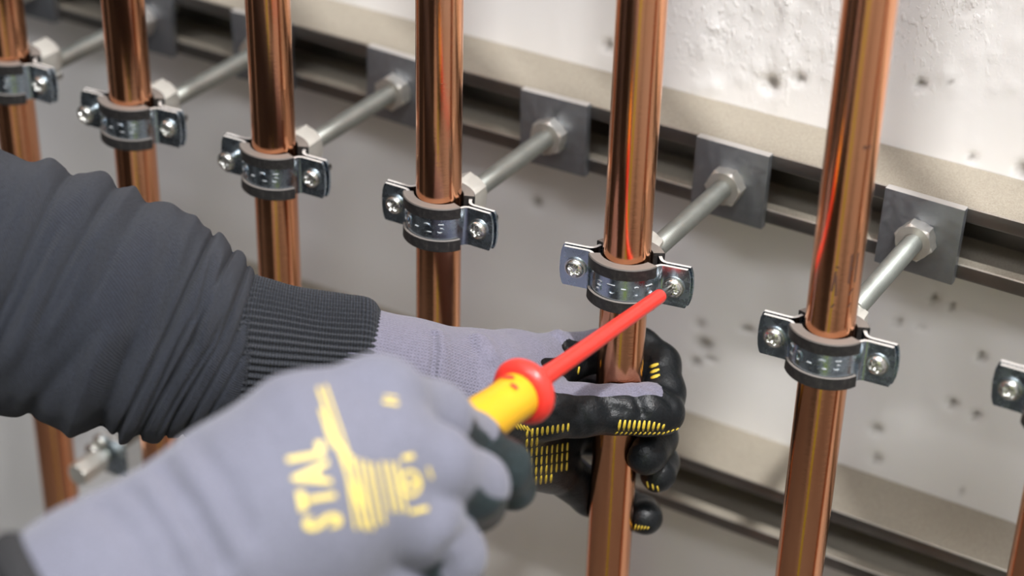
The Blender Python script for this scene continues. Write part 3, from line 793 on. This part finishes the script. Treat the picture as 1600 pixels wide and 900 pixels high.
def ridge(s, phi, xt, xm, xb, w_, a_, p0=-2, p1=2, back=0.6):
    sn = np.sin(phi); x = np.where(sn > 0, xm+(xt-xm)*sn**1, xm+(xb-xm)*(-sn)**1)
    front = np.where(np.cos(phi) > 0, 1, back)
    m = sm(sn, p0-.25, p0+.1)*(1-sm(sn, p1-.1, p1+.25))
    return a_*front*m*np.exp(-((s-x)/w_)**2)
def sleeve_disp(u, phi, x):
    d = 0
    for r in [(-70, -110, -150, 34, 4.5), (36, 6, -60, 20, 4.0, -.55), (68, 40, -10, 7, -2.4, -.35), (102, 74, 30, 15, 3.2, -.45), (128, 96, 60, 6, -2.4, -.1), (153, 122, 80, 11, 2.8, -.2), (175, 150, 110, 7, -1.8, .15),
              (212, 190, 170, 24, 2.4), (250, 236, 222, 12, 1.6), (286, 265, 238, 4.5, -3.4), (300, 286, 255, 14, 2.6), (323, 306, 268, 3.6, -3.0), (340, 322, 292, 12, 1.8),
              (352, 338, 303, 3.2, -2.8), (369, 356, 326, 3.0, -2.4), (384, 374, 346, 3, -1.8)]:
        d = d+ridge(x, phi, *r)
    # folds that run only part of the way round
    d = d+ridge(x, phi, 100, 60, 10, 9, -2.6, -0.6, 0.55)+ridge(x, phi, 150, 95, 30, 12, 1.8, -0.5, 0.6)
    d = d+ridge(x, phi, 215, 222, 212, 12, -4.2, -1.1, -0.25)+ridge(x, phi, 190, 186, 170, 12, 2.2, -1.1, -0.15)+ridge(x, phi, 240, 250, 244, 11, 3.2, -1.1, -0.2)
    d = d+ridge(x, phi, 330, 300, 266, 4, 2.0, -0.35, 0.75)+ridge(x, phi, 310, 318, 330, 5, 1.8, 0.1, 0.8)+ridge(x, phi, 296, 306, 312, 4, -2.0, 0.0, 0.7)
    d = d+ridge(x, phi, 355, 330, 290, 3.5, -2.2, -0.8, 0.2)+ridge(x, phi, 325, 290, 262, 4, -2.6, -1.0, 0.1)+ridge(x, phi, 345, 336, 318, 4, 1.6, -0.2, 0.5)
    d = d+1.3*np.sin(x/37.0+1.8*np.sin(phi+1))*np.sin(phi*2+x/60.)+0.5*np.sin(x/9.1+phi*5)*np.sin(x/31+phi*3)
    d = d+1.5*np.sin(x/21.0-2.2*np.sin(phi)+np.sin(x/50))*sm(x, 60, 200)*np.cos(phi-.6)**2
    d = d-2.6*np.exp(-((x-185-95*np.sin(phi)*.9)/15)**2)*np.clip(-np.sin(phi-.25), 0, 1)*1.1
    d = d-2.0*sm(x, 372, 392)*1.0
    return d*1.0
V, Q, kn = tube_surface([(-330, 395, 835, 58, 50), (-150, 415, 842, 57, 49), (0, 446, 850, 56, 47), (90, 466, 853, 56, 46), (180, 492, 856, 53, 44), (270, 520, 860, 48.5, 40), (330, 537, 862, 43, 37), (372, 548, 864, 35.5, 32), (386, 551, 865, 33, 30)], 420, 560, sleeve_disp, 'x', None)
slv = link('sleeve', V, Q, M['hoodie'], person, attrs={'knit': kn})
def cuff_disp(u, phi, x):
    rib = 0.85*np.sin(phi*64+0.25*np.sin(x/30.))
    end = -sm(x, 566, 588)**2*3.2
    return rib*(1-0.5*sm(x, 560, 585))+0.5*np.sin(x/22+phi*2)+end+0.8*np.exp(-((x-560)/18)**2)
V, Q, kn = tube_surface([(372, 549, 865, 33.8, 31), (384, 551, 865, 33.8, 31), (430, 556, 866, 32.5, 30), (500, 562, 868, 29.8, 29), (560, 567, 870, 28.6, 28.4), (584, 570, 871, 27.2, 27.2)], 740, 90, cuff_disp, 'x', None)
cuf = link('ribbed_cuff', V, Q, M['ribs'], person, attrs={'knit': kn}); cuf.parent = slv; cuf.data.transform(Matrix.Identity(4))
# seam stitches round the cuff
Vs, Fs = [], []
for i in range(60):
    phs = -1.35+2.7*i/59; sn = math.sin(phs); p = at(386+3*sn, 551-sn*119, 866-32*math.cos(phs))
    g = boxg(-.35, .35, -.3, .3, -.75, .75); k = len(Vs); Vs += [tuple(p+RT*a+FW*b+UP*c) for a, b, c in g[0]]; Fs += [tuple(j+k for j in f) for f in g[1]]
o = link('seam_stitches', Vs, Fs, M['ribs'], person); o.parent = slv; o['kind'] = 'stuff'

DTIP = np.array([XP[4]+23.5*math.cos(math.radians(11)), 23.5*math.sin(math.radians(11))-3.2, ZS])
DAX = at(838, 598, 797)-DTIP; DAX /= np.linalg.norm(DAX)
# --- screwing hand, near the camera, seen from the back
W0, W1 = (-60, 1085, 640), (250, 905, 655)
NW = [A(118, 986, 648, 37), A(170, 950, 652, 36), A(260, 890, 660, 33), A(380, 815, 672, 34)]
NP = [[A(380, 790, 676, 27), A(480, 690, 680, 24), A(585, 632, 688, 17)],
      [A(390, 820, 668, 30), A(500, 745, 668, 24), A(600, 705, 676, 18)],
      [A(390, 850, 668, 28), A(500, 820, 668, 23), A(585, 785, 674, 18)],
      [A(380, 880, 672, 27), A(480, 890, 676, 22), A(550, 865, 682, 17)]]
NI = [A(585, 632, 690, 17), A(676, 655, 712, 13.5), A(735, 690, 742, 11), A(788, 730, 762, 10.2), A(802, 762, 772, 9.4)]
NM = [A(600, 705, 676, 17), A(676, 726, 682, 14), A(742, 760, 702, 12.0), A(744, 785, 730, 10.5), A(700, 803, 750, 10)]
NR = [A(585, 785, 674, 17), A(655, 815, 680, 14.5), A(702, 866, 694, 12.5), A(705, 905, 722, 10.5), A(660, 915, 745, 10)]
NL = [A(550, 865, 682, 17), A(600, 920, 686, 14), A(625, 975, 700, 12), A(620, 1005, 730, 10)]
NT = [A(470, 700, 715, 20), A(570, 650, 755, 15), A(660, 640, 790, 12.5), A(735, 672, 800, 10.5)]
NALL = [NW, *NP, NI, NM, NR, NL, NT]
def near_core(P):
    d = chain_sdf(P, NW, 8)
    pl = None
    for c in NP:
        e = chain_sdf(P, c, 8); pl = e if pl is None else smin(pl, e, 12)
    d = smin(d, pl, 14); f = None
    for c in (NI, NM, NR, NL, NT):
        e = chain_sdf(P, c, 5); f = e if f is None else smin(f, e, 1.6)
    d = smin(d, f, 6)
    v = P-DTIP; h = v@DAX; r = np.linalg.norm(v-h[:, None]*DAX, axis=1)      # hollow grip around the handle
    return np.maximum(d, np.minimum(np.minimum(np.interp(h, [98, 120, 140, 170, 190, 214], [11.0, 10.5, 11.2, 14.2, 14.6, 13])-r, 222-h), h-90))
t0, t1 = 520, 900
ng = glines(near_core, [([(250, 735), (300, 800), (345, 880)], 4.5, 4.0), ([(300, 690), (350, 760), (385, 830)], 4, 2.2), ([(160, 790), (215, 850), (240, 899)], 4.5, 2.6), ([(205, 765), (255, 830), (285, 899)], 3.5, 2.2), ([(725, 835), (700, 860), (690, 895)], 3, 2.0)], t0, t1)
nr = glines(near_core, [([(225, 745), (280, 830), (320, 899)], 6, 2.0), ([(280, 700), (330, 780), (375, 880)], 5, 1.4), ([(560, 580), (600, 575), (650, 590)], 8, 1.5)], t0, t1)
near_fn = make_fn(near_core, ng, nr, (0.6, 11, 5))
V, Q = surface_nets(near_fn, np.min([p-r-5 for c in NALL for p, r in c], axis=0), np.max([p+r+5 for c in NALL for p, r in c], axis=0), 1.7)
G = grad(near_core, V); px, py, dz = to_px(V)
cands = [rel(V, c) for c in (NI, NM, NR, NL, NT)]
dmin = np.min([d for d, s in cands], axis=0); who = np.argmin([d for d, s in cands], axis=0)
# palm side of each finger is away from the viewer; the black dip reaches the finger sides
ff = G@FW; side = -(G@UP)
coat = sm(ff, 0.35, 0.5)
infinger = dmin < 2.5
sI = cands[0][1]; sM = cands[1][1]; sR = cands[2][1]
coat = np.where(infinger & (who == 0), np.maximum(sm(side*0.9+ff*0.3, -0.22, -0.10)*sm(sI, 1.0, 1.2), sm(sI+side*.4, 1.8, 1.95)), coat)
coat = np.where(infinger & (who == 1), np.maximum(sm(side, 0.22, 0.36)*sm(sM, 1.35, 1.5), sm(sM, 2.4, 2.6)), coat)
coat = np.where(infinger & (who == 2), np.maximum(sm(side, 0.6, 0.75)*sm(sR, 1.3, 1.5), sm(sR, 2.6, 2.8)), coat)
coat = np.where(infinger & (who == 3), np.maximum(sm(side*0.7+ff*0.95, 0.75, 0.88), 0), coat)
coat = np.where(infinger & (who == 4), 1.0, coat); coat *= sm(px, 420, 450)
ax = at(380, 815, 672)-at(-60, 1085, 640); ax /= np.linalg.norm(ax); s_ = (V-at(-60, 1085, 640))@ax; q_ = V-at(-60, 1085, 640)-np.outer(s_, ax)
knit = np.stack([s_, np.arctan2(q_@UP, -(q_@FW))*34, 0.5*(1-sm(px, 380, 420))+.1], 1)
ngl = link('turning_glove', V, Q, M['glove_near'], person, attrs={'coat': coat, 'knit': knit})
# black hem and the sleeve end below it
def hemdisp(u, phi, x): return 0*u
V, Q, kn = tube_surface([(72, 1016, 645, 37.0, 37.0), (86, 1006, 646, 40.5, 40.5), (108, 992, 647, 41.0, 41.0), (128, 979, 648, 38.0, 38.0)], 96, 24, hemdisp, 'x', None)
o = link('glove_hem', V, Q, M['hem'], person); o.parent = ngl
V, Q, kn = tube_surface([(-330, 1290, 620, 50, 50), (-120, 1150, 632, 44, 44), (0, 1066, 641, 38, 38), (70, 1018, 645, 34, 34), (105, 995, 647, 32, 32)], 120, 60, lambda u, phi, x: 1.0*np.sin(u/6+2*np.sin(phi)), 'x', None)
link('sleeve', V, Q, M['hoodie'], person, attrs={'knit': kn})

# --- printed logo on the back of the near glove
def logo_part(name, geos, parent):
    """geos in pixel-plane coordinates, laid on the glove surface"""
    Vp, Fp = join(*geos); out = []; ok = []
    cache = {}
    for x, y, _ in Vp:
        p = march(near_fn, x, y, t0, t1)
        ok.append(p is not None); out.append(p if p is not None else np.zeros(3))
    out = np.array(out); Gn = grad(near_fn, out); out = out+Gn*0.35
    Fp = [f for f in Fp if all(ok[i] for i in f)]
    o = link(name, out, Fp, M['logo'], None, smooth=True); o.data.transform(Matrix.Translation(-Vector([c*MM for c in person['_at']]))); o.parent = parent
    o['kind'] = 'stuff'; return o
def place2d(g, ox, oy, deg, sx=1, sy=1):
    """text plane (x right, y up) to pixels, turned by deg (reading direction, degrees above the picture's +x)"""
    a = math.radians(deg); ux, uy = math.cos(a), -math.sin(a); vx, vy = -math.sin(a), -math.cos(a)
    return [(ox+x*sx*ux+y*sy*vx, oy+x*sx*uy+y*sy*vy, 0) for x, y, z in g[0]], g[1]
def bar2d(x0, x1, y0, y1, nx=10, ny=3):
    V = [(x0+(x1-x0)*i/nx, y0+(y1-y0)*j/ny, 0) for i in range(nx+1) for j in range(ny+1)]
    return V, [(i*(ny+1)+j, (i+1)*(ny+1)+j, (i+1)*(ny+1)+j+1, i*(ny+1)+j+1) for i in range(nx) for j in range(ny)]
R_ = 100
big = []
for ch, x, y in (('S', 507, 815), ('T', 498, 778), ('A', 489, 742), ('L', 480, 707)):
    big.append(place2d(text_geo(ch, 80, 2, 2.6), x, y, R_, 0.64, 1.0))
logo_part('printed_lettering', big, ngl)
lines = []
def row(x0, y0, x1, y1, w_): 
    d = math.hypot(x1-x0, y1-y0); deg = math.degrees(math.atan2(y0-y1, x1-x0)); lines.append(place2d(bar2d(0, d, -w_/2, w_/2, max(4, int(d/8)), 1), x0, y0, deg))
row(572, 828, 497, 606, 5); row(582, 828, 508, 603, 4)
for k in range(4): row(520+k*11, 700+k*6, 501+k*11-(k > 1)*0, 640+k*22, 5)
for k in range(5): row(556+k*11, 826-k*2, 538+k*11, 712+k*3, 4.5)
for k in range(3): row(612+k*11, 800, 596+k*11, 722, 4.5)
row(640, 800, 668, 794, 7)
for a in range(8):
    t = a/8*2*PI; row(640+16*math.cos(t), 755+20*math.sin(t), 640+16*math.cos(t+.8), 755+20*math.sin(t+.8), 6)
row(628, 760, 652, 752, 8); row(628, 716, 646, 712, 8); row(668, 730, 674, 748, 4); row(598, 628, 622, 632, 5); row(600, 620, 620, 622, 3)
logo_part('printed_small_lines', lines, ngl)

# ------------------------------------------------------------------ screwdriver
tip = np.array([XP[4]+23.5*math.cos(math.radians(11))-0.0, 23.5*math.sin(math.radians(11))-3.2, ZS+0.0])
gd = at(838, 598, 797)
ax = gd-tip; LEN = np.linalg.norm(ax); ax /= LEN
drv = thing('screwdriver', 'insulated screwdriver with red shaft and yellow handle, its tip in the clamp screw', 'screwdriver', tip)
def rv(name, prof, mat, seg=48, rf=None):
    o = link(name, *along(revolve(prof, seg, rf), tip, ax), mat, drv); fix_normals(o.data); return sharp(o, 45)
def cross_r(t, r, k):
    return r*(0.62+0.38*abs(math.cos(2*t))**0.6) if k < 4 else r
rv('blade', [(0.5, -0.6), (1.6, 1.0), (2.1, 3.0), (2.5, 5.5), (2.5, 7), (2.5, 14)], M['steel'], 48, cross_r)
rv('red_shaft', [(2.4, 9.6), (2.9, 9.6), (3.25, 10.2), (3.35, 12), (3.9, LEN-14), (4.2, LEN-6), (4.8, LEN)], M['red'])
rv('guard', [(3.9, LEN-2), (5.2, LEN-1.2), (6.8, LEN+0.4), (9.8, LEN+3.4), (12.8, LEN+5.6), (14.2, LEN+7.8), (14.4, LEN+9.8), (13.6, LEN+11.8), (11.4, LEN+13.4), (9.6, LEN+13.6)], M['red'], 64)
hd = rv('handle', [(9.0, LEN+12.5), (9.9, LEN+13.2), (10.1, LEN+15), (9.7, LEN+26), (10.5, LEN+40), (13.5, LEN+60), (14, LEN+85), (12, LEN+104), (7, LEN+110)], M['yellow'], 64)
def hd_mark(a0, h0, ra, rh):
    V = [(9.98, a0, h0)]; n = 20
    out = []
    b = np.cross((0, 0, 1), ax); b /= np.linalg.norm(b); c = np.cross(ax, b)
    for i in range(n): t = 2*PI*i/n; out.append((a0+ra*math.cos(t), h0+rh*math.sin(t)))
    out = [(a0, h0)]+out; P = [tip+ax*(LEN+h)+10.45*(math.cos(a)*b+math.sin(a)*c) for a, h in out]
    o = link('red_mark', P, [(0, 1+i, 1+(i+1) % n) for i in range(n)], M['red'], drv); o.parent = hd
b = np.cross((0, 0, 1), ax); b /= np.linalg.norm(b); c = np.cross(ax, b)
td = UP*0.9-FW*0.45-RT*0.25; ua = math.atan2(td@c, td@b)
hd_mark(ua, 18, .33, 1.7); hd_mark(ua+.6, 22, .2, 1.2); hd_mark(ua-.6, 22, .2, 1.2)

# ------------------------------------------------------------------ stud with an open clamp ear, seen below the dark sleeve
def onY(px, py, Y):
    d = FW+(px-800)/F*RT-(py-450)/F*UP; return CAM+(Y-CAM[1])/d[1]*d
pe = onY(163, 712, 0)
st = thing('wall_stud', 'short blurred wall stud with coupling nut and zinc lug, below the dark sleeve at left', 'stud', (pe[0], WY, pe[2]))
link('stud_rod', *along(revolve([(4, 0), (4, WY+12)], 24), (pe[0], -12, pe[2]), (0, 1, 0)), M['rod'], st)
sharp(link('coupling_nut', *along(hexnut(13, 20), (pe[0], -24, pe[2]), (0, 1, 0)), M['zinc_boss'], st), 25)
lug = link('zinc_lug', *(lambda g: ([(x+pe[0]+4, y, z+pe[2]) for x, y, z in g[0]], g[1]))(boxg(-9, 12, 1, 3, -13, 14, .9)), M['zinc'], st)
o = put('screw', ME['screw'], lug, (-3.0, 1-WY, 8)); o = put('screw', ME['screw'], lug, (-7.0, 1-WY-3, 2))

# ------------------------------------------------------------------ added unseen tray above the frame (it shades the lower rail)
ct = thing('shade_blocker', 'narrow added unseen shade tray above the view, interrupted by a short gap', 'blocker', (0, -89, ZS+450))
for x0_, x1_ in ((-1800, 208), (268, 1500)):
    link('blocker_section', *join(boxg(x0_, x1_, -116, -62, ZS+448, ZS+450.5), boxg(x0_, x1_, -116, -114, ZS+450, ZS+462), boxg(x0_, x1_, -64, -62, ZS+450, ZS+462)), M['rail'], ct, smooth=False)
for x_ in (-1500, -700, 150, 700, 1400):
    link('blocker_hanger', *along(revolve([(4, 0), (4, 1440)], 16), (x_, -89, ZS+450), (0, 0, 1), (0, 1, 0)), M['rod'], ct)
